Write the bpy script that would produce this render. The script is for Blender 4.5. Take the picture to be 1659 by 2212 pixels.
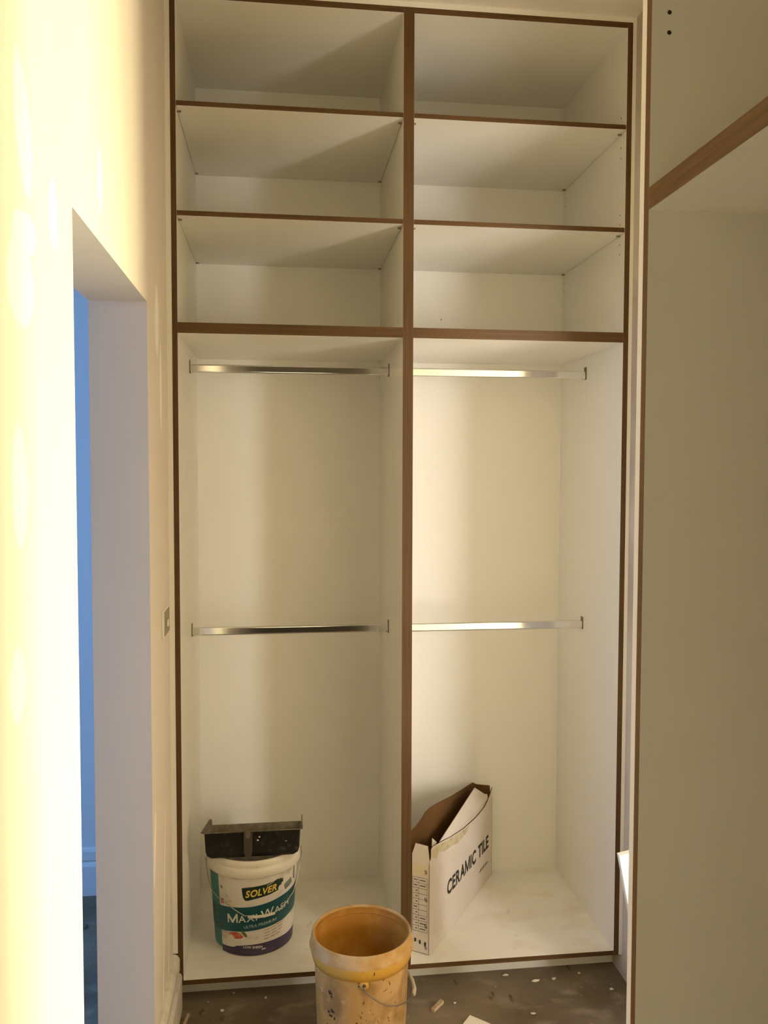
import bpy, bmesh, math, random
from mathutils import Vector, Matrix

for o in list(bpy.data.objects):
    bpy.data.objects.remove(o, do_unlink=True)
SC = bpy.context.scene
COL = SC.collection
ZO = 0.13          # height of the survey datum above the concrete floor
random.seed(7)

# ---------------------------------------------------------------- camera
yaw, pit, rol = 0.1224, 0.0475, 0.0024
F = Vector((math.sin(yaw)*math.cos(pit), math.cos(yaw)*math.cos(pit), -math.sin(pit)))
R = Vector((math.cos(yaw), -math.sin(yaw), 0)); U = R.cross(F)
R2 = math.cos(rol)*R + math.sin(rol)*U; U2 = -math.sin(rol)*R + math.cos(rol)*U
cam = bpy.data.cameras.new('camera'); cam.sensor_fit = 'HORIZONTAL'; cam.sensor_width = 36
cam.lens = 1820.4/1659*36; cam.clip_start = 0.02
camo = bpy.data.objects.new('camera', cam); COL.objects.link(camo)
camo.matrix_world = Matrix((( R2.x, U2.x, -F.x, .3019), (R2.y, U2.y, -F.y, -2.4903), (R2.z, U2.z, -F.z, 1.4644+ZO), (0, 0, 0, 1)))
SC.camera = camo

# ---------------------------------------------------------------- world, lights, exposure
w = bpy.data.worlds.new('world'); SC.world = w; w.use_nodes = True
w.node_tree.nodes['Background'].inputs[0].default_value = (.55, .62, .7, 1)
w.node_tree.nodes['Background'].inputs[1].default_value = 0.0
def area(name, loc, aim, sx, sy, col, e, spread=180):
    l = bpy.data.lights.new(name, 'AREA'); l.shape = 'RECTANGLE'; l.size = sx; l.size_y = sy
    l.color = col; l.energy = e; l.spread = math.radians(spread)
    o = bpy.data.objects.new(name, l); COL.objects.link(o); o.location = loc
    d = (Vector(aim)-Vector(loc)).normalized(); o.rotation_euler = d.to_track_quat('-Z', 'Z').to_euler()
    return o
# warm evening light through the window of the room beyond the passage on the right
area('window_light', (4.42, -.30, .85+ZO), (0, -.30, .85+ZO), .35, 1.4, (1, .87, .49), 275, 150)
# whiter daylight through the second window of that room, reaching the right bay at a slant
area('window_light_white', (2.40, -2.88, 1.05+ZO), (2.2, 0, 1.05+ZO), 1.3, 1.5, (1, .94, .90), 150, 170)
# fill lamp added in the unseen hall behind the camera, no window there
area('hall_fill_light', (.42, -4.42, 1.30+ZO), (.42, 0, 1.2+ZO), .6, 1.0, (1, .86, .52), 6)
# blue daylight of the room on the left
area('daylight', (-2.6, -1.0, 1.95), (-.5, .3, -.1), 1.1, 1.3, (.16, .42, 1.0), 42, 170)
SC.view_settings.view_transform = 'Standard'; SC.view_settings.look = 'None'
SC.view_settings.gamma = 1; SC.view_settings.use_curve_mapping = False
SC.view_settings.exposure = 0.45
SC.render.engine = 'CYCLES'
SC.cycles.max_bounces = 12; SC.cycles.diffuse_bounces = 8; SC.cycles.glossy_bounces = 6
SC.cycles.use_denoising = True; SC.cycles.sample_clamp_indirect = 6

# ---------------------------------------------------------------- materials
def mat(name, col, rough=.5, metal=0, spec=.5, noise=None, bump=None, coat=0):
    """noise=(scale(x,y,z), detail, col2, lo, hi) mixes in a second colour; bump=(scale, strength)"""
    m = bpy.data.materials.new(name); m.use_nodes = True; nt = m.node_tree; b = nt.nodes['Principled BSDF']
    b.inputs['Base Color'].default_value = (*col, 1); b.inputs['Roughness'].default_value = rough
    b.inputs['Metallic'].default_value = metal; b.inputs['Specular IOR Level'].default_value = spec
    b.inputs['Coat Weight'].default_value = coat
    tc = nt.nodes.new('ShaderNodeTexCoord'); last = None
    layers = noise if isinstance(noise, list) else ([noise] if noise else [])
    for (sc, det, c2, lo, hi) in layers:
        mp = nt.nodes.new('ShaderNodeMapping'); mp.inputs['Scale'].default_value = sc if isinstance(sc, tuple) else (sc,)*3
        nt.links.new(tc.outputs['Object'], mp.inputs[0])
        n = nt.nodes.new('ShaderNodeTexNoise'); n.inputs['Scale'].default_value = 1; n.inputs['Detail'].default_value = det
        nt.links.new(mp.outputs[0], n.inputs['Vector'])
        r = nt.nodes.new('ShaderNodeValToRGB'); r.color_ramp.elements[0].position = lo; r.color_ramp.elements[1].position = hi
        nt.links.new(n.outputs['Fac'], r.inputs[0])
        mx = nt.nodes.new('ShaderNodeMix'); mx.data_type = 'RGBA'
        nt.links.new(r.outputs[0], mx.inputs[0]); mx.inputs[7].default_value = (*c2, 1)
        if last is None: mx.inputs[6].default_value = (*col, 1)
        else: nt.links.new(last, mx.inputs[6])
        last = mx.outputs[2]
    if last is not None: nt.links.new(last, b.inputs['Base Color'])
    if bump:
        n = nt.nodes.new('ShaderNodeTexNoise'); n.inputs['Scale'].default_value = bump[0]; n.inputs['Detail'].default_value = 4
        nt.links.new(tc.outputs['Object'], n.inputs['Vector'])
        bp = nt.nodes.new('ShaderNodeBump'); bp.inputs['Strength'].default_value = bump[1]; bp.inputs['Distance'].default_value = .002
        nt.links.new(n.outputs['Fac'], bp.inputs['Height']); nt.links.new(bp.outputs[0], b.inputs['Normal'])
    return m

def wall_mat(name, col, col2, patches):
    """plastered wall: soft cloudy tone plus jointing-compound patches given as (y, z, half width, half height, lean)"""
    m = mat(name, col, .8, spec=.25, noise=((3, 3, 1.2), 3, tuple(c*.93 for c in col), .35, .75), bump=(60, .12))
    nt = m.node_tree; b = nt.nodes['Principled BSDF']; tc = [n for n in nt.nodes if n.type == 'TEX_COORD'][0]
    src = b.inputs['Base Color'].links[0].from_socket
    sep = nt.nodes.new('ShaderNodeSeparateXYZ'); nt.links.new(tc.outputs['Object'], sep.inputs[0])
    nz = nt.nodes.new('ShaderNodeTexNoise'); nz.inputs['Scale'].default_value = 14; nt.links.new(tc.outputs['Object'], nz.inputs['Vector'])
    def M(op, a, b_=None, clamp=False):
        n = nt.nodes.new('ShaderNodeMath'); n.operation = op; n.use_clamp = clamp
        for i, v in enumerate((a, b_)):
            if v is None: continue
            if isinstance(v, (int, float)): n.inputs[i].default_value = v
            else: nt.links.new(v, n.inputs[i])
        return n.outputs[0]
    acc = None
    for (y, z, hw, hh, lean) in patches:
        dz = M('SUBTRACT', sep.outputs[2], z+ZO)
        dy = M('SUBTRACT', M('SUBTRACT', sep.outputs[1], y), M('MULTIPLY', dz, lean))
        d = M('ADD', M('POWER', M('ABSOLUTE', M('DIVIDE', dy, hw)), 2.), M('POWER', M('ABSOLUTE', M('DIVIDE', dz, hh)), 2.))
        d = M('ADD', d, M('MULTIPLY', M('SUBTRACT', nz.outputs['Fac'], .5), .9))
        v = M('MULTIPLY', M('SUBTRACT', 1.15, d), 3., True)
        acc = v if acc is None else M('MAXIMUM', acc, v)
    mx = nt.nodes.new('ShaderNodeMix'); mx.data_type = 'RGBA'; nt.links.new(acc, mx.inputs[0])
    nt.links.new(src, mx.inputs[6]); mx.inputs[7].default_value = (*col2, 1); nt.links.new(mx.outputs[2], b.inputs['Base Color'])
    return m

WHITE = mat('white_melamine', (.78, .765, .72), .38, spec=.4, noise=((2, 2, 2), 2, (.76, .745, .69), .4, .8))
BASEM = mat('white_melamine_scuffed', (.82, .80, .75), .42, spec=.4, noise=[((5, 9, 5), 5, (.66, .60, .48), .5, .85), ((26, 16, 26), 5, (.45, .40, .30), .68, .82)])
EDGEC = ((.108, .056, .018), (.072, .035, .010))
def edge(name, s): return mat(name, EDGEC[0], .5, spec=.3, noise=[(s, 4, EDGEC[1], .35, .7)])
EV = edge('wood_edge_vertical', (160, 160, 4)); EH = edge('wood_edge_across', (4, 160, 160)); ED = edge('wood_edge_deep', (160, 4, 160))
WOODL = ((.175, .095, .034), (.118, .060, .021))
EDR = mat('wood_edge_side', WOODL[0], .5, spec=.3, noise=((160, 5, 220), 4, WOODL[1], .3, .7))
EVR = mat('wood_edge_side_upright', WOODL[0], .5, spec=.3, noise=((160, 160, 4), 4, WOODL[1], .3, .7))
BRK = mat('bracket_metal', (.22, .18, .12), .4, .8)
CHROME = mat('chrome', (.80, .80, .78), .10, 1)
PIN = mat('dull_steel', (.28, .24, .17), .45, .7)
HOLE = mat('drilled_hole', (.02, .015, .01), .9)
GAP = mat('dark_gap', (.05, .04, .03), .9)
PLASTER = mat('ceiling_plaster', (.78, .74, .70), .9, spec=.2, noise=((2, 2, 2), 2, (.74, .70, .65), .3, .8))
PAINTW = mat('painted_skirting', (.74, .71, .64), .6, noise=((14, 40, 3), 4, (.60, .55, .45), .45, .7), bump=(40, .5))
WALLL = wall_mat('wall_left_plaster', (.78, .72, .66), (.93, .91, .84),
    [(-1.36, 1.90, .035, .085, -.2), (-1.36, 1.765, .05, .03, .3), (-1.38, 1.70, .055, .06, 0), (-1.22, 1.83, .022, .05, 0), (-.895, 1.99, .022, .06, 0), (-1.40, 1.45, .03, .08, 0), (-1.42, 1.2, .03, .05, 0),
     (-.20, 1.86, .035, .09, 0), (-.14, 1.70, .02, .12, 0), (-.33, .50, .016, .09, .2), (-.18, .22, .012, .30, .15), (-.09, .10, .010, .22, .1)])
WALLR = mat('bare_plasterboard', (.62, .57, .50), .9, spec=.2, noise=[((4, 4, 3), 4, (.47, .40, .34), .45, .7)])
WALLP = mat('plain_plaster', (.76, .72, .66), .9, spec=.2, noise=((2, 2, 2), 3, (.70, .66, .60), .3, .8))
WALLB = mat('far_room_plaster', (.74, .74, .72), .8, spec=.2)
FLOOR = mat('concrete', (.235, .190, .135), .85, spec=.25, noise=[((2.6, 4, 3), 6, (.150, .118, .080), .38, .62), ((9, 14, 9), 5, (.30, .25, .19), .55, .75), ((22, 9, 9), 6, (.07, .05, .035), .66, .74), ((55, 55, 55), 3, (.42, .37, .29), .70, .76)], bump=(45, .5))
CARDW = mat('white_card', (.66, .60, .55), .7, spec=.2, noise=((9, 9, 9), 4, (.61, .55, .47), .4, .75))
CARDB = mat('brown_card', (.135, .070, .024), .85, spec=.15, noise=((10, 10, 10), 4, (.10, .052, .016), .4, .75))
TAPE = mat('torn_tape', (.55, .47, .31), .6, noise=((40, 40, 40), 5, (.36, .29, .16), .5, .72), bump=(90, .8))
INK = mat('black_ink', (.018, .014, .012), .7)
PLASTW = mat('white_plastic', (.72, .67, .58), .4, noise=((12, 12, 20), 5, (.55, .47, .34), .55, .8))
LABELW = mat('label_white', (.70, .65, .58), .45, noise=[((14, 14, 22), 6, (.36, .27, .18), .54, .72), ((50, 50, 50), 4, (.20, .13, .08), .68, .76)])
TEAL = mat('label_teal', (.006, .085, .105), .4, noise=((9, 9, 9), 4, (.006, .06, .075), .4, .8))
TEALL = mat('label_light_teal', (.03, .19, .20), .4, noise=((9, 9, 30), 4, (.10, .20, .13), .45, .8))
DGREEN = mat('label_dark_green', (.008, .028, .016), .4)
YELT = mat('label_yellow', (.78, .55, .10), .4)
TXTW = mat('label_text_white', (.72, .70, .62), .5)
TXTS = mat('label_small_text', (.42, .50, .48), .5)
GREYB = mat('label_grey', (.18, .21, .19), .4)
REDF = mat('label_red', (.50, .07, .04), .4, noise=((90, 90, 90), 3, (.65, .25, .15), .5, .7))
LEAF = mat('label_leaf', (.16, .17, .03), .4)
PURP = mat('label_purple', (.045, .030, .075), .4)
FADET = mat('label_faded_text', (.13, .11, .16), .5)
GREYT = mat('label_grey_text', (.22, .20, .17), .5)
BLACKP = mat('black_plastic', (.013, .011, .008), .55, spec=.3, noise=[((50, 50, 50), 5, (.05, .045, .032), .55, .75), ((150, 150, 150), 2, (.30, .28, .22), .76, .80)])
DUSTP = mat('dusty_black_plastic', (.12, .10, .07), .8, noise=((40, 40, 40), 5, (.20, .175, .125), .4, .7))
LIDM = mat('dirty_lid', (.24, .20, .14), .8, noise=((30, 30, 30), 4, (.10, .08, .05), .4, .7))
WIRE = mat('bail_wire', (.50, .46, .38), .4, .8)
WIRED = mat('bail_wire_dull', (.22, .19, .15), .5, .6)
YELO = mat('stained_yellow_plastic', (.52, .30, .085), .6, spec=.3, noise=[((7, 7, 5), 6, (.52, .35, .18), .40, .60), ((16, 16, 12), 7, (.33, .19, .07), .50, .66), ((45, 45, 45), 4, (.60, .42, .20), .60, .72), ((70, 70, 40), 4, (.09, .045, .015), .67, .72)], bump=(50, .25))
YELR = mat('clean_yellow_band', (.60, .34, .055), .55, spec=.3, noise=[((12, 12, 12), 5, (.52, .32, .11), .45, .65), ((60, 60, 60), 4, (.30, .17, .05), .70, .76)])
YELI = mat('ochre_inside', (.38, .165, .014), .6, spec=.3, noise=((20, 20, 20), 6, (.46, .235, .045), .45, .7))
YLIP = mat('chalky_rim', (.55, .38, .19), .7, spec=.2, noise=((16, 16, 20), 6, (.42, .24, .07), .42, .66))
GRIME = mat('dark_grime', (.07, .04, .018), .8)
CRUMB = mat('plaster_crumb', (.68, .62, .50), .9)
WOODC = mat('pale_wood', (.48, .37, .24), .8, noise=((200, 20, 200), 3, (.38, .28, .17), .3, .7))
BOARDW = mat('white_offcut', (.90, .87, .82), .3, spec=.5)
SWM = mat('switch_plastic', (.80, .76, .68), .35)
SWD = mat('switch_insert', (.34, .29, .21), .6)
TILEM = mat('pale_tile', (.80, .74, .64), .5)

# ---------------------------------------------------------------- helpers (datum coordinates in, floor = -0.13)
def tag(o, label, cat, group=None):
    o['label'] = label; o['category'] = cat
    if group: o['group'] = group
    return o
ORG = {}
def thing(name, label, cat, loc, group=None):
    o = bpy.data.objects.new(name, None); COL.objects.link(o); o.empty_display_size = .05
    o.location = (loc[0], loc[1], loc[2]+ZO); ORG[o.name] = Vector(loc)
    return tag(o, label, cat, group)
def mesh(name, verts, faces, mats, parent=None, fm=None, smooth=False, org=None, kind=None, world=False):
    if org is None:
        org = (0, 0, -ZO) if world else (sum((Vector(v) for v in verts), Vector())/len(verts))
    org = Vector(org)
    me = bpy.data.meshes.new(name); me.from_pydata([Vector(v)-org for v in verts], [], faces)
    mats = mats if isinstance(mats, (list, tuple)) else [mats]
    for m in mats: me.materials.append(m)
    for i, p in enumerate(me.polygons):
        if fm: p.material_index = fm[i]
        p.use_smooth = smooth
    bm = bmesh.new(); bm.from_mesh(me); bmesh.ops.recalc_face_normals(bm, faces=bm.faces)
    bm.to_mesh(me); bm.free(); me.update()
    o = bpy.data.objects.new(name, me); COL.objects.link(o); ORG[o.name] = org
    if parent is not None:
        o.parent = parent; o.location = org-ORG[parent.name]
    else:
        o.location = org+Vector((0, 0, ZO))
    if kind: o['kind'] = kind
    return o
def boxv(x0, x1, y0, y1, z0, z1):
    v = [(x, y, z) for x in (x0, x1) for y in (y0, y1) for z in (z0, z1)]
    # faces order: -x, +x, -y, +y, -z, +z
    f = [(0, 1, 3, 2), (4, 6, 7, 5), (0, 4, 5, 1), (2, 3, 7, 6), (0, 2, 6, 4), (1, 5, 7, 3)]
    return v, f
def box(name, b, mats, parent=None, fm=None, bevel=0, **k):
    v, f = boxv(*b); o = mesh(name, v, f, mats, parent, fm, **k)
    if bevel:
        md = o.modifiers.new('bevel', 'BEVEL'); md.width = bevel; md.segments = 2; md.limit_method = 'ANGLE'
    return o
def boxes(name, bs, mats, parent=None, **k):
    V, Fc = [], []
    for b in bs:
        v, f = boxv(*b); n = len(V); V += v; Fc += [tuple(i+n for i in q) for q in f]
    return mesh(name, V, Fc, mats, parent, **k)
def lathe(name, prof, c, mats, parent=None, seg=72, fm=None, **k):
    """prof: list of (r, z); closed ring surface"""
    V = [(c[0]+r*math.cos(2*math.pi*i/seg), c[1]+r*math.sin(2*math.pi*i/seg), z) for r, z in prof for i in range(seg)]
    Fc, fmm = [], []
    for j in range(len(prof)-1):
        for i in range(seg):
            a = j*seg+i; b = j*seg+(i+1) % seg
            Fc.append((a, b, b+seg, a+seg)); fmm.append(fm[j] if fm else 0)
    if prof[0][0] > 1e-6: pass
    return mesh(name, V, Fc, mats, parent, fmm, smooth=True, **k)
def tube(name, pts, r, mats, parent=None, seg=8, closed_caps=True, rads=None, **k):
    pts = [Vector(p) for p in pts]; V, Fc = [], []; prev = None
    for i, p in enumerate(pts):
        t = (pts[min(i+1, len(pts)-1)]-pts[max(i-1, 0)]).normalized()
        if prev is None:
            a = Vector((0, 0, 1)) if abs(t.z) < .9 else Vector((1, 0, 0)); n = (a-t*a.dot(t)).normalized()
        else: n = (prev-t*prev.dot(t)).normalized()
        prev = n; bb = t.cross(n); rr = rads[i] if rads else r
        for j in range(seg):
            an = 2*math.pi*j/seg; V.append(p+rr*(math.cos(an)*n+math.sin(an)*bb))
    for i in range(len(pts)-1):
        for j in range(seg):
            a = i*seg+j; b = i*seg+(j+1) % seg; Fc.append((a, b, b+seg, a+seg))
    Fc.append(tuple(range(seg))[::-1]); Fc.append(tuple((len(pts)-1)*seg+j for j in range(seg)))
    return mesh(name, V, Fc, mats, parent, smooth=True, **k)
def slab(name, poly, mp, t, mats, parent=None, **k):
    """poly in (a, b); mp(a, b, depth) -> 3D; mats (outer, inner, edge) ; inner face at depth t"""
    n = len(poly); V = [mp(a, b, 0) for a, b in poly]+[mp(a, b, t) for a, b in poly]
    Fc = [tuple(range(n)), tuple(range(2*n-1, n-1, -1))]+[(i, (i+1) % n, (i+1) % n+n, i+n) for i in range(n)]
    return mesh(name, V, Fc, mats, parent, [0, 1]+[2]*n if len(mats) > 2 else None, **k)

# ================================================================ ROOM
XL, XLB = -.0185, -.157          # left wall faces
XR = 1.3715                      # right wall face
CEIL = 2.831
FL = -ZO
def struct(o): o['kind'] = 'structure'; return o
struct(boxes('floor', [(-3.2, 4.7, -6.4, .86, FL-.05, FL)], FLOOR, world=True))
struct(boxes('ceiling', [(-3.2, 4.7, -6.4, .86, CEIL, CEIL+.05)], PLASTER, world=True))
JF, JN, HD = -.365, -1.108, 1.876     # opening in the left wall: far jamb, near jamb, head
struct(boxes('wall_left', [(XLB, XL, JF, .70, FL, CEIL), (XLB, XL, -6.3, JN, FL, CEIL), (XLB, XL, JN, JF, HD, CEIL)], WALLL, world=True))
struct(boxes('wall_back', [(XL, 4.6, .60, .70, FL, CEIL)], WALLP, world=True))
struct(boxes('wall_right', [(XR, XR+.09, -.56, .60, FL, CEIL), (XR, XR+.09, -1.2464, -.56, 2.22, CEIL)], WALLR, world=True))  # second box: unseen header added to dim the warm light high on wall_left
struct(boxes('wall_cabinet_side', [(1.435, 1.525, -6.3, -1.2465, FL, CEIL)], WALLP, world=True))
struct(boxes('wall_rear', [(XL, 1.435, -6.35, -6.25, FL, CEIL)], WALLP, world=True))
struct(boxes('wall_far_room', [(-3.1, XLB, .734, .80, FL, CEIL)], WALLB, world=True))
struct(boxes('wall_far_left', [(-3.15, -3.05, -4.3, .80, FL, CEIL)], WALLB, world=True))
struct(boxes('wall_far_room_rear', [(-3.05, XLB, -4.3, -4.2, FL, CEIL)], WALLB, world=True))
struct(boxes('wall_passage_rear', [(1.525, 4.5, -3.0, -2.9, FL, CEIL)], WALLP, world=True))
struct(boxes('wall_passage_end', [(4.45, 4.55, -2.9, .60, FL, CEIL)], WALLP, world=True))
# window of the passage room round the warm light
wf = struct(boxes('window_1', [(4.36, 4.45, -.53, -.48, .08, 1.65), (4.36, 4.45, -.12, -.07, .08, 1.65), (4.36, 4.45, -.53, -.07, 1.65, 1.70), (4.36, 4.45, -.53, -.07, .03, .08)], PAINTW))
# skirtings with a stepped moulding
def skirting(name, a, b, nrm, hgt, m, th=(.020, .026), step=.055, base=FL):
    """profile swept from a to b (x, y), nrm points into the room"""
    prof = [(0, base), (th[1], base), (th[1], hgt-step-.012), (th[1]-.004, hgt-step-.004), (th[0]*.55, hgt-step), (th[0]*.55, hgt-step+.004), (th[0], hgt-step+.010), (th[0], hgt-.014), (th[0]*.7, hgt-.004), (th[0]*.4, hgt), (0, hgt)]
    V = [(p[0]+nrm[0]*d, p[1]+nrm[1]*d, z) for p in (a, b) for d, z in prof]; n = len(prof)
    Fc = [(i, i+1, i+1+n, i+n) for i in range(n-1)]+[(n-1, 0, n, 2*n-1), tuple(range(n)), tuple(range(2*n-1, n-1, -1))]
    return struct(mesh(name, V, Fc, m, world=True))
skirting('baseboard_left', (XL, -.002), (XL, JF+.002), (1, 0), .035, PAINTW)
skirting('baseboard_far_room', (-3.0, .734), (XLB-.001, .734), (0, -1), .049, WALLB, th=(.012, .018), step=.056)
# white scribe fillers closing the gaps round the fitted wardrobe
struct(boxes('trim_1', [(XL, -.0045, .0006, .016, .036, CEIL)], WHITE, world=True))
struct(boxes('trim_2', [(1.3605, XR, .0006, .016, -.062, CEIL)], WHITE, world=True))
struct(boxes('trim_3', [(-.0045, 1.3605, .0006, .016, 2.8158, CEIL)], WHITE, world=True))

# light switch on the left wall, seen edge-on
sw = thing('light_switch', 'pale wall switch plate beside the wardrobe on the left wall', 'switch', (XL, -.105, 1.045))
box('cover_plate', (XL, XL+.004, -.168, -.044, 1.005, 1.086), SWM, sw, bevel=.0015)
box('insert', (XL+.004, XL+.0052, -.142, -.046, 1.012, 1.079), SWD, sw)['label'] = 'dark beige insert'
box('rocker', (XL+.0052, XL+.0095, -.108, -.088, 1.032, 1.052), SWM, sw, bevel=.002)

# ================================================================ MAIN WARDROBE
D = .572
X0, TL, ML, MC, MR, TR, X1 = -.004, .0110, .6634, .67885, .6943, 1.3440, 1.3600
Z0B, Z0T, Z3B, Z3T, Z2B, Z2T, Z1B, Z1T, ZI, ZT = -.0618, -.0471, 1.8613, 1.8917, 2.1934, 2.2075, 2.5003, 2.5140, 2.7985, 2.8153
G = 0.0
def board(name, b, parent, em, **k):      # melamine board with wood edging on its front (-y) edge
    o = box(name, b, [WHITE, em], parent, fm=[0, 0, 1, 0, 0, 0], **k); return o
def pin(parent, x, y, z, s):
    V, Fc = boxv(x, x+s*.011, y-.003, y+.003, z-.004, z)
    return mesh('shelf_pin', V, Fc, PIN, parent)
def disc_x(name, x, y, z, r, nx, m, parent):   # drilled hole on a face with normal along x
    V = [(x+nx*.0003, y+r*math.cos(a*math.pi/4), z+r*math.sin(a*math.pi/4)) for a in range(8)]
    V += [(x-nx*.004, p[1], p[2]) for p in V[:8]]
    return mesh(name, V, [tuple(range(8)), tuple(range(15, 7, -1))]+[(i, (i+1) % 8, (i+1) % 8+8, i+8) for i in range(8)], m, parent)
def hanging_rail(label, xa, xb, zc, y=.318):
    t = thing('hanging_rail', label, 'clothes rail', ((xa+xb)/2, y, zc), 'chrome wardrobe rails')
    w, h, n = .0072, .0138, 28
    r_ = .0050; prof = []
    for sx, sy, a0 in ((1, 1, 0), (-1, 1, 90), (-1, -1, 180), (1, -1, 270)):
        for i in range(7):
            a = math.radians(a0+15*i); prof.append((sx*(w-r_)+r_*math.cos(a), sy*(h-r_)+r_*math.sin(a)))
    V = [(x, y+py, zc+pz) for x in (xa+.003, xb-.003) for py, pz in prof]
    Fc = [(i, (i+1) % n, (i+1) % n+n, i+n) for i in range(n)]
    mesh('tube', V, Fc, CHROME, t, smooth=True)
    for q in (6, 13, 20, 27): t.children[0].data.polygons[q].use_smooth = False
    for xw, s in ((xa, 1), (xb, -1)):
        b = box('end_bracket', (min(xw, xw+s*.0022), max(xw, xw+s*.0022), y-.010, y+.010, zc-.016, zc+.026), BRK, t)
        V, Fc = [], []
        sock = [(p*1.22, q*1.15) for p, q in prof]
        keep = [i for i in range(n) if sock[i][1] < .004]
        V = [(xw+s*dx, y+sock[i][0], zc+sock[i][1]) for dx in (.002, .009) for i in keep]; kx = len(keep)
        Fc = [(i, i+1, i+1+kx, i+kx) for i in range(kx-1)]
        so = mesh('socket', V, Fc, CHROME, b, smooth=True); md = so.modifiers.new('s', 'SOLIDIFY'); md.thickness = .001
    return t
def lower_unit(label, xa, ta, tb, xb):
    t = thing('wardrobe_cabinet', label, 'wardrobe', ((xa+xb)/2, 0, Z0B))
    zt = (Z3B+Z3T)/2-G
    board('side_panel', (xa, ta, 0, D, Z0B, zt), t, EV); board('side_panel', (tb, xb, 0, D, Z0B, zt), t, EV)
    o = box('bottom_panel', (ta+.0001, tb-.0001, .0002, D, Z0B, Z0T), [BASEM, EH], t, fm=[0, 0, 1, 0, 0, 0])
    board('top_panel', (ta+.0001, tb-.0001, .0002, D, Z3B, zt), t, EH)
    box('back_panel', (ta+.0001, tb-.0001, D-.003, D, Z0T, Z3B), WHITE, t)
    return t
def upper_unit(label, xa, ta, tb, xb, side):
    t = thing('wardrobe_cabinet', label, 'wardrobe', ((xa+xb)/2, 0, Z3T))
    zb = (Z3B+Z3T)/2+G
    board('side_panel', (xa, ta, 0, D, zb, ZT), t, EV); board('side_panel', (tb, xb, 0, D, zb, ZT), t, EV)
    board('bottom_panel', (ta+.0001, tb-.0001, .0002, D, zb, Z3T), t, EH)
    board('top_panel', (ta+.0001, tb-.0001, .0002, D, ZI, ZT), t, EH)
    box('back_panel', (ta+.0001, tb-.0001, D-.003, D, Z3T, ZI), WHITE, t)
    for za, zc in ((Z1B, Z1T), (Z2B, Z2T)):
        s = box('shelf', (ta+.0012, tb-.0012, .001, D-.004, za, zc), [WHITE, EH], t, fm=[0, 0, 1, 0, 0, 0])
        for xx, sg in ((ta, 1), (tb, -1)):
            for yy in (.038, .548): pin(s, xx, yy, za, sg)
    if side:       # drilled rows for the adjustable shelves, visible on the right-hand panel
        for z in (2.549, 2.519, 2.459, 2.428, 2.255, 2.227, 2.166, 2.136):
            disc_x('pin_hole', tb, .040, z, .0024, -1, HOLE, t)
        for z in (2.47, 2.44, 2.162, 2.130): disc_x('pin_hole', tb, .550, z, .0022, -1, HOLE, t)
        V, Fc = boxv(.885, .8895, D-.0034, D-.003, 2.018, 2.024); mesh('scuff', V, Fc, PIN, t)
    return t
lower_unit('tall lower left wardrobe bay holding the white paint pail', X0, TL, ML, MC-G)
lower_unit('tall lower right wardrobe bay holding the tile carton', MC+G, MR, TR, X1)
upper_unit('upper left wardrobe bay with two shelves above the rails', X0, TL, ML, MC-G, False)
upper_unit('upper right wardrobe bay with two shelves and drilled pin holes', MC+G, MR, TR, X1, True)
hanging_rail('upper chrome hanging rail in the left wardrobe bay', TL, ML, 1.7985)
hanging_rail('lower chrome hanging rail in the left wardrobe bay', TL, ML, .9385)
hanging_rail('upper chrome hanging rail in the right wardrobe bay', MR, TR, 1.7985)
hanging_rail('lower chrome hanging rail in the right wardrobe bay', MR, TR, .9370)
pl = box('plinth', (X0-.006, XR-.0005, .075, .091, FL, Z0B-.0003), mat('plinth_board', (.66, .64, .58), .6, spec=.3), None)
tag(pl, 'white recessed plinth board under the wardrobe bays', 'plinth')

# ================================================================ SIDE WARDROBE (right edge of the view)
XC, YC, DC = .845, -1.2790, .585
def sboard(name, b, parent, em): return box(name, b, [WHITE, em], parent, fm=[1, 0, 0, 0, 0, 0])
YN = -2.05
for lab, za, zb, nm in (('side wardrobe lower cabinet at right edge under the thick wooden rail', Z0B, 1.8695-G, 0), ('side wardrobe upper cabinet at top right corner above the rail', 1.8695+G, ZT, 1)):
    t = thing('side_wardrobe', lab, 'wardrobe', (XC, YC, za))
    sboard('side_panel', (XC, XC+DC, YC, YC+.0165, za, zb), t, EVR)
    sboard('side_panel', (XC, XC+DC, YN, YN+.0165, za, zb), t, EVR)
    o = sboard('bottom_panel', (XC+.0002, XC+DC, YN+.0167, YC-.0001, za, za+.0165), t, EDR)
    o = sboard('top_panel', (XC+.0002, XC+DC, YN+.0167, YC-.0001, zb-.0165, zb), t, EDR)
    box('back_panel', (XC+DC-.004, XC+DC, YN+.017, YC-.0002, za+.017, zb-.017), WHITE, t)
    if nm:
        for z in (2.140, 2.111):
            V = [(.872+.0033*math.cos(a*math.pi/6), YC-.0003, z+.0033*math.sin(a*math.pi/6)) for a in range(12)]
            V += [(p[0], YC+.004, p[2]) for p in V[:12]]
            mesh('pin_hole', V, [tuple(range(12)), tuple(range(23, 11, -1))]+[(i, (i+1) % 12, (i+1) % 12+12, i+12) for i in range(12)], HOLE, t)
ep = box('end_panel', (XC, XC+DC, YC+.0170, YC+.0325, FL, CEIL-.001), BOARDW)
tag(ep, 'white full-height end panel with a bright front edge beside the side wardrobe', 'panel')
pl2 = box('plinth', (XC+.05, XC+.066, YN, YC+.0168, FL, Z0B-.0003), WHITE)
tag(pl2, 'white plinth board under the side wardrobe at the right', 'plinth')

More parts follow.
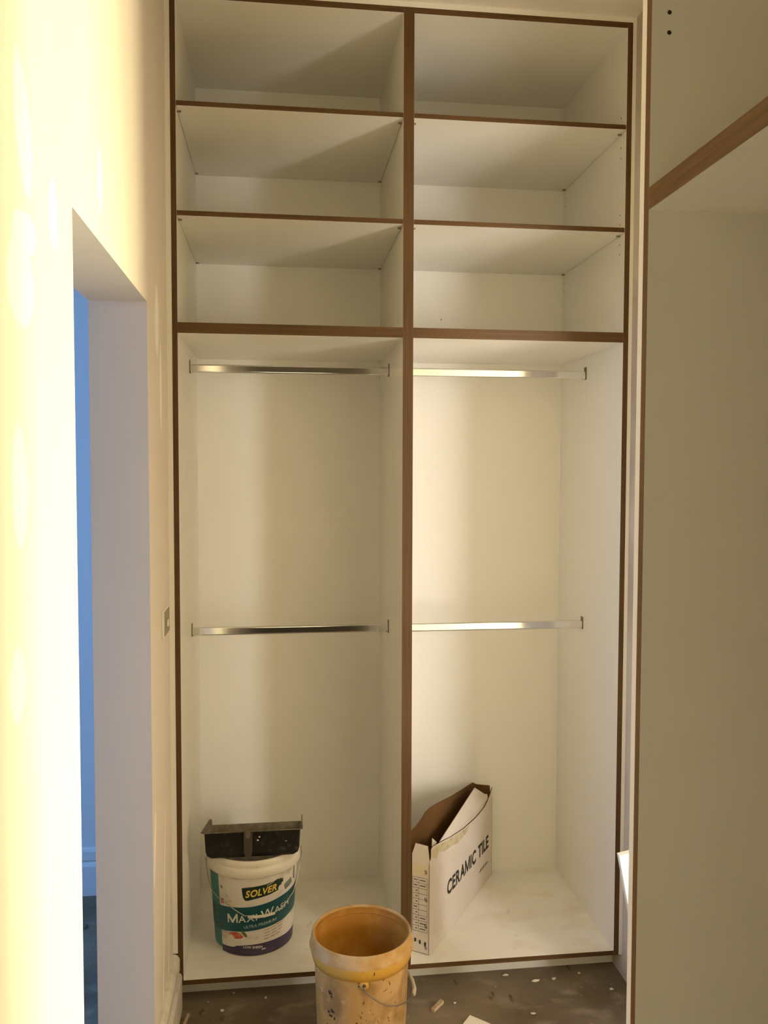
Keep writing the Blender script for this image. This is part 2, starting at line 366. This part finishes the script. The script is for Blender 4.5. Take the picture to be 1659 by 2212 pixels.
# white board offcut leaning, tipped sideways, against the end of the right wall
def mb(a, b, d):
    x = 1.106+.177*a+.984*b; z = .546-.984*a+.177*b
    return Vector((x, -.618-d+(z-FL)*.058, z))
ob = slab('board_offcut', [(0, 0), (.684, 0), (.684, .16), (.0, .16)], mb, .0145, [WHITE], None)
tag(ob, 'bright white board offcut leaning tilted beyond the side wardrobe end panel', 'board')

# ================================================================ TEXT helper
def glyph(ch, bold, shear):
    if ch == 'M':            # the bundled face breaks when an M is made bold, so it is drawn here
        t = .085+bold*1.6; W_, H_ = .80, .73
        V = [(0, 0), (t, 0), (t, H_*.62), (W_/2-t*.45, 0), (W_/2+t*.45, 0), (W_-t, H_*.62), (W_-t, 0), (W_, 0), (W_, H_), (W_-t*1.05, H_), (W_/2, H_*.30), (t*1.05, H_), (0, H_)]
        V = [(x+y*shear, y) for x, y in V]
        return V, [(0, 1, 2, 11, 12), (2, 3, 10, 11), (3, 4, 10), (4, 5, 9, 10), (5, 6, 7, 8, 9)]
    cu = bpy.data.curves.new('t', 'FONT'); cu.body = ch; cu.size = 1; cu.offset = bold; cu.shear = shear; cu.resolution_u = 6
    o = bpy.data.objects.new('t', cu); COL.objects.link(o)
    me = bpy.data.meshes.new_from_object(o.evaluated_get(bpy.context.evaluated_depsgraph_get()))
    V = [(v.co.x, v.co.y) for v in me.vertices]; Fc = [tuple(p.vertices) for p in me.polygons]
    bpy.data.objects.remove(o, do_unlink=True); bpy.data.curves.remove(cu); bpy.data.meshes.remove(me)
    return V, Fc
def text_mesh(s, size, bold=0.0, shear=0.0, spacing=1.0):
    V, Fc, cur = [], [], 0
    for ci, ch in enumerate(s):
        if ch == ' ': cur += .30; continue
        gv, gf = glyph(ch, bold, shear); x0 = min(p[0]-p[1]*shear for p in gv); x1 = max(p[0]-p[1]*shear for p in gv); n0 = len(V)
        V += [(p[0]-x0+cur, p[1]) for p in gv]; Fc += [tuple(i+n0 for i in f) for f in gf]; nx = s[ci+1] if ci+1 < len(s) else ' '; cur += x1-x0+.085*spacing*(1, .35, -.5)[(ch in 'AVLTW')+(nx in 'AVTW')]
    xs = [v[0] for v in V]; ys = [v[1] for v in V]
    x0, x1, y0, y1 = min(xs), max(xs), min(ys), max(ys)
    return [((v[0]-x0)/(x1-x0), (v[1]-y0)/(y1-y0)) for v in V], Fc
def put_text(name, s, fn, m, parent, **k):
    """fn(u, v in 0..1) -> 3D"""
    V, Fc = text_mesh(s, 1, **k)
    return mesh(name, [fn(u, v) for u, v in V], Fc, m, parent)

# ================================================================ TILE CARTON
A = Vector((.759, .040, 0)); u_ = Vector((.5493, .8356, 0)); n_ = Vector((-.8356, .5493, 0)); TH = .0600; LEN = .592
cb = thing('tile_carton', 'torn open white ceramic tile carton leaning by the centre divider', 'box', (.88, .28, Z0T))
def fp(a, h, d=0): return A+u_*a+n_*d+Vector((0, 0, Z0T+.0005+h))
def sp(wd, h, d=0): return A+n_*wd+u_*d+Vector((0, 0, Z0T+.0005+h))
CT = .0028; cm = [CARDW, CARDB, CARDB]
slab('front_panel', [(0, 0), (LEN, 0), (LEN+.0, .334), (LEN-.018, .319), (LEN-.05, .301), (.508, .289), (.42, .284), (.296, .291), (.18, .308), (.087, .327), (.024, .338), (.012, .334), (.010, .306), (0, .300)], lambda a, b, d: fp(a, b, d), CT, cm, cb)
slab('end_panel', [(0, 0), (TH, 0), (TH, .314), (TH-.012, .350), (.006, .348), (.001, .306)], lambda a, b, d: sp(a, b, d-.0001), CT, cm, cb)
slab('end_panel', [(0, 0), (TH, 0), (TH, .336), (.010, .340), (.008, .318), (0, .30)], lambda a, b, d: sp(a, b, LEN-d), CT, cm, cb)
# rear panel with its lifted top flap, brown inside showing
RP = [(0.002, 0), (LEN, 0), (LEN, .335), (.556, .354), (.516, .359), (.44, .366), (.351, .375), (.236, .392), (.161, .401), (.125, .399), (.085, .388), (.016, .383), (.0, .38)]
slab('rear_panel', RP, lambda a, b, d: fp(a, b, TH-d+max(0, b-.30)*.10), CT, cm, cb)
slab('bottom_panel', [(0.003, 0.003), (LEN-.003, 0.003), (LEN-.003, TH-.003), (.003, TH-.003)], lambda a, b, d: A+u_*a+n_*b+Vector((0, 0, Z0T+.0006+d)), CT, cm, cb)
# white top flap folded inwards along the front panel
hin = [(.087, .326), (.18, .307), (.296, .290), (.42, .283), (.508, .288), (.556, .304)]
fl_v = [fp(a, h+.001, .004) for a, h in hin]+[fp(.566, .316, .010), fp(.548, .322, .014), fp(.462, .374, .022)]
fl_w = [v+n_*.0026 for v in fl_v]; m9 = len(fl_v)
mesh('top_flap', fl_v+fl_w, [tuple(range(m9)), tuple(range(2*m9-1, m9-1, -1))]+[(i, (i+1) % m9, (i+1) % m9+m9, i+m9) for i in range(m9)], [CARDW, CARDB], cb, fm=[0, 1]+[1]*m9)
mesh('torn_flap', [fp(.030, .330, .006), fp(.062, .322, .006), fp(.085, .326, .012), fp(.052, .352, .014)], [(0, 1, 2, 3)], CARDW, cb)
# torn parcel tape along the top of the front face
slab('tape_strip', [(.012, .312), (.020, .333), (.087, .322), (.18, .304), (.296, .288), (.36, .284), (.33, .268), (.24, .262), (.19, .276), (.12, .283), (.08, .300), (.05, .290), (.03, .300)], lambda a, b, d: fp(a, b, -.0005+d), .0004, [TAPE], cb)
slab('tape_strip', [(.001, .25), (TH-.001, .25), (TH-.001, .286), (.03, .278), (.001, .290)], lambda a, b, d: sp(a, b, -.0005+d), .0004, [mat('old_tape', (.66, .57, .40), .5)], cb)
put_text('printed_title', 'CERAMIC TILE', lambda u, v: fp(.147+u*.405, .122+v*.050, -.0007), INK, cb, bold=.032, spacing=1.1)
# small illegible mark below the title
V, Fc = [], []
for i in range(11):
    a = .455+i*.0085; hh = .004+.004*((i*7) % 3)
    b0 = len(V); V += [fp(a, .066, -.0006), fp(a+.0055, .066, -.0006), fp(a+.0055, .066+hh, -.0006), fp(a, .066+hh, -.0006)]; Fc.append((b0, b0+1, b0+2, b0+3))
mesh('small_print', V, Fc, INK, cb)
# printed table on the narrow end
V, Fc = [], []
def rect(w0, w1, h0, h1):
    b0 = len(V); V.extend([sp(w0, h0, -.0008), sp(w1, h0, -.0008), sp(w1, h1, -.0008), sp(w0, h1, -.0008)]); Fc.append((b0, b0+1, b0+2, b0+3))
def para(p, q, wd):
    b0 = len(V); V.extend([sp(p[0]-wd, p[1], -.0008), sp(p[0]+wd, p[1], -.0008), sp(q[0]+wd, q[1], -.0008), sp(q[0]-wd, q[1], -.0008)]); Fc.append((b0, b0+1, b0+2, b0+3))
T0, T1, TA, TB, TC = .070, .243, .0075, .0575, .037
rh = (T1-T0)/10
for i in range(11): rect(TA, TB, T0+i*rh-.0005, T0+i*rh+.0005)
for x in (TA, TC, TB): rect(x-.0004, x+.0004, T0, T1)
rect(.0010, .0020, .002, .292); rect(.001, TH-.001, .0015, .0026)
for i in range(10):
    h = T0+(i+.5)*rh
    for q in range(4 if i in (9, 8, 4) else 2): rect(TC+.004+q*.0033, TC+.0070+q*.0033, h-.0013, h+.0011+.0007*((q+i) % 2))
    if i in (9, 8, 0, 1, 2):
        for q in range(6): rect(.013+q*.0033, .0160+q*.0033, h-.0013, h+.0012+.0007*((q+i) % 2))
for hh in (.258, .170, .085, .018):
    para((.0085, hh), (.0125, hh+.013), .0011); para((.0125, hh-.002), (.0165, hh+.011), .0011)
for wx, hh in ((.048, .040), (.032, .036), (.014, .034)): rect(wx-.003, wx+.003, hh-.006, hh+.006)
mesh('printed_table', V, Fc, INK, cb)

# ================================================================ WHITE PAINT PAIL
PX, PY = .212, .224; PB = Z0T; pr0, pr1, ph = .1235, .1405, .262
pail = thing('paint_pail', 'white paint pail with teal label on the left bay floor', 'bucket', (PX, PY, PB))
lathe('body', [(0, PB+.001), (pr0-.004, PB+.001), (pr0, PB+.005), (pr1-.0003, PB+ph), (pr1-.003, PB+ph), (pr0-.004, PB+.008), (0, PB+.008)], (PX, PY), PLASTW, pail)
ct, rt_ = PB+.259, PB+.309
lathe('rim_collar', [(pr1-.002, ct), (.1475, ct), (.1500, ct+.003), (.1485, ct+.024), (.1455, ct+.029), (.1435, ct+.030), (.1445, ct+.033), (.1450, ct+.040), (.1435, ct+.050), (.1405, ct+.053), (.138, ct+.052), (.138, ct), (pr1-.002, ct)], (PX, PY), PLASTW, pail)
lathe('lid', [(0, ct+.040), (.128, ct+.040), (.131, ct+.0505), (.1379, ct+.0508), (.1379, ct+.036), (0, ct+.036)], (PX, PY), LIDM, pail)
def pc(th, h, off=.0):      # point on the pail side, th degrees from the front, h above the base
    r = pr0+(pr1-pr0)*h/ph+off; a = math.radians(th); hh = h
    return Vector((PX+r*math.sin(a), PY-r*math.cos(a), PB+h))
HS = -.009
def wrap_region(name, top, bot, m, off, t0, t1, n=40):
    """strip between two polylines (theta, h)"""
    def ip(pl, t):
        if t <= pl[0][0]: return pl[0][1]
        for (a, ha), (b, hb) in zip(pl, pl[1:]):
            if t <= b: return ha+(hb-ha)*(t-a)/(b-a)
        return pl[-1][1]
    V, Fc = [], []
    for i in range(n+1):
        t = t0+(t1-t0)*i/n
        V += [pc(t, max(ip(bot, t), .003), off), pc(t, ip(top, t), off)]
        if i: Fc.append((2*i-2, 2*i, 2*i+1, 2*i-1))
    return mesh(name, V, Fc, m, pail, smooth=True)
def wrap_poly(name, poly, m, off, par=None):
    bm = bmesh.new(); vs = [bm.verts.new((a*.01, b*10, 0)) for a, b in poly]; bm.faces.new(vs)
    bmesh.ops.triangulate(bm, faces=bm.faces[:])
    bmesh.ops.subdivide_edges(bm, edges=bm.edges[:], cuts=2, use_grid_fill=True)
    V = [pc(v.co.x*100, v.co.y/10+HS, off) for v in bm.verts]; bm.verts.index_update()
    Fc = [tuple(v.index for v in f.verts) for f in bm.faces]; bm.free()
    return mesh(name, V, Fc, m, par or pail, smooth=True)
sh = lambda l: [(a, b+HS) for a, b in l]
wrap_region('label_sheet', [(-120, .258)], [(-120, .012)], LABELW, .0004, -50, 92, 60)
wrap_region('label_side_strip', [(-120, .258)], [(-120, .012)], TEALL, .0004, -95, -50, 20)
BT = sh([(-95, .154), (-67, .156), (-46, .1637), (-24.4, .1695), (-3, .1737), (10.5, .1775), (24.6, .1822), (40.8, .1883), (63.5, .194), (92, .200)])
BB = sh([(-95, .078), (-64, .0792), (-49, .0813), (-26, .0895), (-10.7, .0927), (7, .0968), (25.6, .1013), (43, .106), (60, .112), (92, .118)])
wrap_region('label_band', BT, BB, TEAL, .0008, -95, 92, 60)
wrap_region('label_base_band', sh([(-50, .0335), (-36, .0355), (-27.8, .0375), (-24, .043), (-11, .0475), (3.5, .0496), (18, .0515), (35, .0521), (62, .051), (92, .051)]), [(-120, .004)], PURP, .0008, -50, 92, 50)
wrap_poly('label_badge', [(-13.8, .2348), (3.7, .2393), (17, .2421), (31.3, .2476), (34.5, .2495), (36, .2465), (38, .2495), (39, .246), (41.3, .2485), (41, .243), (43.5, .2435), (42.5, .238), (42.9, .2341), (40, .232), (40, .2264), (37, .225), (34.8, .2184), (35.8, .212), (30, .210), (24.4, .2066), (10.4, .2018), (.3, .1976), (-6.4, .1938), (-9.8, .1946), (-12.1, .2031), (-13.3, .2185)], DGREEN, .0008)
def ctext(name, s, t0, t1, b0, b1, c0_, c1, m, **k):     # theta range, baseline h at both ends, cap height at both ends
    put_text(name, s, lambda u, v: pc(t0+(t1-t0)*u, b0+(b1-b0)*u+(c0_+(c1-c0_)*u)*v+HS, .0013), m, pail, **k)
ctext('badge_lettering', 'SOLVER', -9.2, 32.5, .2030, .2150, .0235, .0215, YELT, bold=.03, shear=.22)
wrap_poly('badge_flourish', [(17.5, .2365), (27.5, .2455), (29.5, .2465), (27, .2430), (20.5, .2375)], TXTW, .0012)
wrap_poly('label_small_badge', [(44.7, .2176), (45.5, .222), (49.6, .226), (55, .229), (59.5, .232), (62.2, .2124), (56, .2067), (47.1, .2022)], GREYB, .0008)
ctext('product_initial', 'M', -36.0, -20.3, .1150, .1205, .0290, .0290, TXTW, bold=.015)
ctext('product_lettering', 'AXI', -19.3, 6.0, .1205, .1285, .0225, .0215, TXTW, bold=.012, spacing=1.15)
ctext('product_initial', 'W', 10.5, 29.0, .1300, .1370, .0270, .0270, TXTW, bold=.010)
ctext('product_lettering', 'ASH', 29.5, 55.5, .1370, .1470, .0210, .0200, TXTW, bold=.010, spacing=1.15)
ctext('grade_lettering', 'ULTRA PREMIUM', -12.0, 33.5, .1025, .1145, .0100, .0100, TXTS, bold=.008)
for i, (ta, tb_) in enumerate(((16, 44), (16, 47), (16, 47), (16, 42))):
    V, Fc = [], []
    nseg = 15
    for q in range(nseg):
        if q % 5 == 4: continue
        a = ta+(tb_-ta)*q/nseg; a2 = a+(tb_-ta)/nseg*.97; h = .0905-i*.0098+(a-ta)*.00036
        for w0, w1, hb in ((0, .22, .0019), (.26, .34, .0030), (.38, .62, .0017), (.66, .96, .0022)):
            aa, ab = a+(a2-a)*w0, a+(a2-a)*w1+.1
            b0 = len(V); V += [pc(aa, h+HS, .0008), pc(ab, h+HS, .0008), pc(ab, h+hb+HS, .0008), pc(aa, h+hb+HS, .0008)]; Fc.append((b0, b0+1, b0+2, b0+3))
    mesh('fine_print', V, Fc, GREYT, pail)
wrap_poly('label_flower', [(-35.7, .0755), (-34, .082), (-31.9, .0848), (-26, .087), (-21.9, .0885), (-16.7, .0839), (-13.1, .074), (-17, .068), (-20.7, .067), (-26.4, .0657), (-28.7, .0725), (-32, .0777)], REDF, .0008)
wrap_poly('label_leaf', [(-16.6, .0909), (-11.4, .0917), (-7.9, .0815), (-7.9, .0727), (-11.5, .0760), (-14.4, .0843)], LEAF, .0009)
wrap_poly('label_leaf', [(-47, .229), (-43.5, .232), (-42, .223), (-45, .219)], GREYT, .0008)
wrap_poly('label_flower', [(-47.5, .183), (-45, .189), (-42, .186), (-41, .176), (-44, .171), (-47.5, .174)], REDF, .0008)
ctext('finish_lettering', 'LOW SHEEN', -13.5, 13.5, .0378, .0346, .0078, .0086, TXTW, bold=.02)
wrap_poly('label_tick', [(12, .029), (18, .0302), (18, .0335), (12.5, .0325)], TXTW, .0012)
for (ta, tb_, h) in ((-46, -30, .026), (-18, 30, .0275), (-18, 36, .0225), (-10, 30, .018)):
    V, Fc = [], []
    q = ta
    while q < tb_:
        b0 = len(V); V += [pc(q, h+HS, .0012), pc(q+1.3, h+HS, .0012), pc(q+1.3, h+.0014+HS, .0012), pc(q, h+.0014+HS, .0012)]; Fc.append((b0, b0+1, b0+2, b0+3)); q += 1.7
    mesh('fine_print', V, Fc, FADET, pail)
for k_, (ta, h, hh) in enumerate(((-57, .148, .012), (-57, .128, .012), (-57, .108, .012), (-57, .092, .008))):
    wrap_poly('side_print', [(ta-3.5, h-hh/2), (ta+1, h-hh/2+.001), (ta+3.5, h-.001), (ta+3, h+hh/2-.003), (ta+1, h+.001), (ta-3.5, h+.002)], TEALL, .0012)
# wire bail hanging across the front, white grip tube
def bp(t, h, off=.006): return pc(t, h+HS, off)
bail = tube('bail', [pc(-88, .272, .012)]+[bp(t, h, o) for t, h, o in ((-84, .262, .012), (-76, .228, .010), (-65, .2011, .008), (-52, .191, .007), (-39, .1815, .006), (-26.7, .1694, .006), (-18, .158, .006), (-10.2, .1477, .006), (8, .1435, .007), (29, .1430, .006), (41.6, .1544, .006), (53, .167, .006), (64.4, .1795, .007), (74, .21, .009), (80, .245, .011))]+[pc(84, .262, .012)], .0014, WIRE, pail)
tube('grip', [bp(t, h, .007) for t, h in ((-6, .1452), (5, .1432), (17, .1425), (29, .1438))], .0045, PLASTW, bail, seg=10)
tube('bail_hook', [pc(88, .292, .010), pc(90, .27, .013), pc(92, .252, .013), pc(88, .236, .010)], .0013, WIRED, pail)
tube('bail_hook', [pc(66, .262, .002), pc(65, .235, .003), pc(66, .212, .003)], .0014, WIRED, pail)

# ================================================================ BLACK TRAY on the pail
ty0, ty1, tz0, tz1 = .100, .150, PB+ph+.0505, .354
tx = .211
tray = thing('scoop_tray', 'dusty black plastic tray resting on top of the paint pail', 'tray', (tx, .125, tz0))
def ring(e, z, rc=.010, n=5):
    # plan: wide front edge, back edge drawn in on the left; e = inset
    P = [(.0625+e, ty0+e*.5), (.3605-e, ty0+e*.5), (.3590-e, ty1-e*.5), (.0860+e, ty1-e*.5)]; out = []
    for i, (px_, py_) in enumerate(P):
        p = Vector((px_, py_)); a_ = (Vector(P[i-1])-p).normalized(); b_ = (Vector(P[(i+1) % 4])-p).normalized()
        for k in range(n):
            t = k/(n-1); q = (p+a_*rc)*(1-t)**2+p*2*t*(1-t)+(p+b_*rc)*t*t; out.append((q.x, q.y, z))
    return out
hz = tz1-tz0
rings = [ring(.034, tz0), ring(.018, tz0+.003), ring(.007, tz0+.012), ring(.003, tz0+.026), ring(0, tz1-.004), ring(-.0075, tz1-.002), ring(-.0075, tz1+.001), ring(.002, tz1-.001), ring(.006, tz0+.028), ring(.011, tz0+.016), ring(.036, tz0+.0035)]
V = [p for r_ in rings for p in r_]; n = len(rings[0]); Fc = []; fm = []
for j in range(len(rings)-1):
    for i in range(n):
        Fc.append((j*n+i, j*n+(i+1) % n, (j+1)*n+(i+1) % n, (j+1)*n+i)); fm.append(0 if j < 4 else 1)
Fc.append(tuple(range(n))); fm.append(0); Fc.append(tuple((len(rings)-1)*n+i for i in range(n))); fm.append(1)
mesh('body', V, Fc, [BLACKP, DUSTP], tray, fm, smooth=True)
for (fx_, bx_, s) in ((.0560, .0830, 1), (.3665, .3660, -1)):      # raised ears on the two ends
    pts = [(0, .0005), (.45, .012), (.80, .0215), (.93, .023), (1.02, .016), (1.03, -.002)]
    V = [(fx_+(bx_-fx_)*t+d, ty0-.004+(ty1-ty0+.006)*t, tz1+z) for d in (-.0018, .0018) for t, z in pts]; m5 = len(pts)
    mesh('ear', V, [tuple(range(m5)), tuple(range(2*m5-1, m5-1, -1))]+[(i, (i+1) % m5, (i+1) % m5+m5, i+m5) for i in range(m5)], DUSTP, tray)
# U-shaped pouring channel on the front face
cxh = .199
outer = [(-.0135, tz1+.001), (-.0125, tz0+.022), (-.009, tz0+.010), (0, tz0+.006), (.009, tz0+.010), (.0125, tz0+.022), (.0135, tz1+.001)]
inner = [(-.0075, tz1+.0015), (-.0068, tz1-.014), (-.004, tz1-.019), (0, tz1-.021), (.004, tz1-.019), (.0068, tz1-.014), (.0075, tz1+.0015)]
V = [(cxh+a, ty0-.0045-.0035*max(0, (z-tz0)/hz), z) for a, z in outer]+[(cxh+a, ty0-.0085, z) for a, z in inner]+[(cxh+a, ty0+.003, z) for a, z in outer]
Fc = [(i, i+1, i+8, i+7) for i in range(6)]+[(i+14, i+15, i+1, i) for i in range(6)]+[(7, 8, 9, 10, 11, 12, 13)]
mesh('pouring_channel', V, Fc, [mat('worn_black_plastic', (.055, .045, .030), .7), DUSTP], tray, fm=[0]*12+[1])
rs = random.Random(3)
for (a, z) in ((.234, .333), (.229, .323), (.316, .317), (.312, .308), (.160, .302), (.176, .293)):
    r = .0022+.0014*rs.random()
    V = [(a+r*math.cos(k*math.pi/3), ty0-.0004+.003*(1-(z-tz0)/hz), z+r*1.2*math.sin(k*math.pi/3)) for k in range(6)]
    mesh('plaster_splash', V, [tuple(range(6))], CRUMB, tray)

# ================================================================ YELLOW BUCKET
BX, BY = .514, -.295; zb_ = FL; zr = .240
yb = thing('builders_bucket', 'stained yellow plastic bucket standing on the concrete floor in front', 'bucket', (BX, BY, FL))
lathe('body', [(0, FL+.0005), (.112, FL+.0005), (.1155, FL+.004), (.1265, .185), (.1265, zr-.02), (.123, zr-.02), (.121, .17), (.112, FL+.008), (0, FL+.008)], (BX, BY), [YELO, YELI], yb, fm=[0, 0, 0, 0, 0, 1, 1, 1], seg=96)
lathe('rim_band', [(.1265, .172), (.1310, .173), (.1345, .186), (.1395, .206), (.1375, .213), (.1325, zr-.003), (.1305, zr), (.1275, zr-.001), (.1255, zr-.006), (.1235, zr-.021), (.1225, zr-.022), (.1266, zr-.0225), (.1265, .172)], (BX, BY), [YELR, YLIP, YELI], yb, fm=[0, 0, 0, 1, 1, 1, 1, 1, 2, 2, 2, 2], seg=96)
def bc(th, z, off=0):
    if z > .206: r = .1395+(z-.206)/(.237-.206)*(.1325-.1395)
    elif z > .186: r = .1345+(z-.186)/.02*.005
    elif z > .173: r = .131+(z-.173)/.013*.0035
    else: r = .1155+(z-(FL+.004))/(.185-(FL+.004))*.011
    a = math.radians(th); r += off
    return Vector((BX+r*math.sin(a), BY-r*math.cos(a), z))
def stain(th, z, wt, hz_, ang=0, m=GRIME, n=9, seed=0):
    r_ = random.Random(seed); V = []
    for i in range(n):
        a = 2*math.pi*i/n; k = .45+.8*r_.random(); x = math.cos(a)*wt*k; y = math.sin(a)*hz_*k
        x, y = x*math.cos(ang)-y/.0022*math.sin(ang), x*.0022*math.sin(ang)+y*math.cos(ang)
        V.append(bc(th+x, z+y, .0007))
    V.append(bc(th, z, .0007)); mesh('stain', V, [(i, (i+1) % n, n) for i in range(n)], m, yb)
for i, (t, z, a, b, g) in enumerate(((-46, .126, 3.4, .006, -.5), (-44, .116, 2.0, .004, -.3), (-43, .078, 3, .005, -.4), (-49, .072, 2.6, .004, .3), (-45, .064, 3.4, .005, 0), (-40, .060, 1.5, .004, 0), (8, .197, .6, .008, 0), (21, .168, 2.2, .0018, .2), (24, .139, 4.5, .0011, .45), (32, .127, 2.0, .0011, .5), (8, .083, .5, .003, -.3), (0, .067, .5, .003, 0), (13, .040, .8, .007, -.4), (-8, .160, 2.8, .0028, .1), (15, .0595, .7, .002, 0), (-52, .034, 1.3, .005, 0), (5, .094, .6, .002, 0), (30, .052, .7, .003, .5))):
    stain(t, z, a, b, g, seed=i, n=13)
pv = bc(-2.5, .160, .003)
lathe_v = []
tube('pivot_boss', [bc(-2.5, .163, -.002), bc(-2.5, .163, .005)], .012, YELR, yb, seg=16)
tube('pivot_hole', [bc(-2.5, .164, .004), bc(-2.5, .164, .0056)], .0045, GRIME, yb, seg=12)
bl = [bc(-2.5, .162, .006), bc(-2, .153, .010), bc(5, .138, .013), bc(14, .120, .016), bc(24, .104, .015), bc(36, .094, .016), bc(50, .086, .017), bc(64, .080, .018), bc(80, .075, .020)]
bail2 = tube('bail', bl+[bc(100, .075, .021), bc(118, .082, .019), bc(135, .098, .016), bc(155, .125, .018), bc(172, .150, .012), bc(177.5, .162, .006)], .0017, WIRED, yb)
tube('grip', [bc(72, .077, .0195), bc(84, .0745, .020), bc(98, .0748, .0205), bc(112, .079, .020)], .0055, mat('grip_plastic', (.50, .45, .36), .5), bail2, seg=12)

# ================================================================ FLOOR DEBRIS
wc = mesh('wood_chip', *(lambda: (lambda P, d, n, h: ([P-d+n*.5, P+d+n, P+d-n, P-d-n, P-d+n*.4+h, P+d+n*.8+h, P+d-n*.8+h, P-d-n+h], [(0, 1, 2, 3), (4, 5, 6, 7), (0, 1, 5, 4), (1, 2, 6, 5), (2, 3, 7, 6), (3, 0, 4, 7)]))(Vector((.762, -.089, FL+.0005)), Vector((.017, .021, 0)), Vector((.0055, -.0045, 0)), Vector((0, 0, .009))))(), WOODC)
tag(wc, 'short pale wood chip lying on the concrete right of the bucket', 'wood chip')
tv = [Vector((.847, -.147, FL+.0005)), Vector((.93, -.222, FL+.0005)), Vector((.845, -.33, FL+.0005)), Vector((.755, -.262, FL+.0005))]
to = mesh('tile_offcut', tv+[v+Vector((0, 0, .008)) for v in tv], [(0, 1, 2, 3), (4, 5, 6, 7)]+[(i, (i+1) % 4, (i+1) % 4+4, i+4) for i in range(4)], TILEM)
tag(to, 'cream square offcut lying on the floor at the bottom edge', 'offcut')
sh_ = mesh('wood_splinter', [Vector(p) for p in ((.012, -.118, FL+.001), (.020, -.120, FL+.001), (.034, -.045, FL+.006), (.026, -.044, FL+.006), (.012, -.118, FL+.004), (.020, -.120, FL+.004), (.034, -.045, FL+.010), (.026, -.044, FL+.010))], [(0, 1, 2, 3), (4, 5, 6, 7), (0, 1, 5, 4), (1, 2, 6, 5), (2, 3, 7, 6), (3, 0, 4, 7)], WOODC)
tag(sh_, 'thin pale splinter standing on the floor by the left skirting', 'wood chip')
def crumb(x, y, r, fx=1, fy=1, sd=0):
    r_ = random.Random(sd); bm = bmesh.new(); bmesh.ops.create_icosphere(bm, subdivisions=1, radius=r)
    V = [Vector((x+v.co.x*fx*(.7+.6*r_.random()), y+v.co.y*fy*(.7+.6*r_.random()), FL+max(0, (v.co.z+r)*.5*(.7+.6*r_.random()))+.0003)) for v in bm.verts]
    bm.verts.index_update(); Fc = [tuple(v.index for v in f.verts) for f in bm.faces]; bm.free()
    o = mesh('plaster_crumb', V, Fc, CRUMB)
    return o
CR = [(.155, .049, .005, 1, 1, 'white plaster crumb just below the plinth, left of the yellow bucket'),
      (.081, .017, .0042, 1, 1, 'small white plaster crumb nearest the left skirting'),
      (.126, -.032, .0085, 1, 1, 'largest white plaster crumb on the floor left of the bucket'),
      (.252, .015, .0055, 1, 1, 'white plaster crumb midway between left skirting and yellow bucket'),
      (.817, -.077, .0055, 1, 1, 'small round crumb beside the pale wood chip'),
      (1.003, .040, .009, 1.4, .8, 'flaky plaster crumb near the plinth right of the bucket'),
      (1.090, -.002, .010, 1.8, .5, 'long thin plaster sliver on the concrete'),
      (1.150, .004, .009, 1.2, .8, 'bright plaster flake in the middle of the right floor'),
      (1.240, .024, .006, 1, 1, 'grey crumb close to the plinth at the right'),
      (1.310, -.070, .0085, 1.2, .9, 'white plaster crumb by the right wall'),
      (1.035, -.155, .008, 1.3, .8, 'pale crumb near the bottom edge right of the cream offcut')]
for i, (x, y, r, fx, fy, lb) in enumerate(CR):
    tag(crumb(x, y, r*.8, fx, fy, i), lb, 'plaster crumb', 'plaster crumbs on the floor')
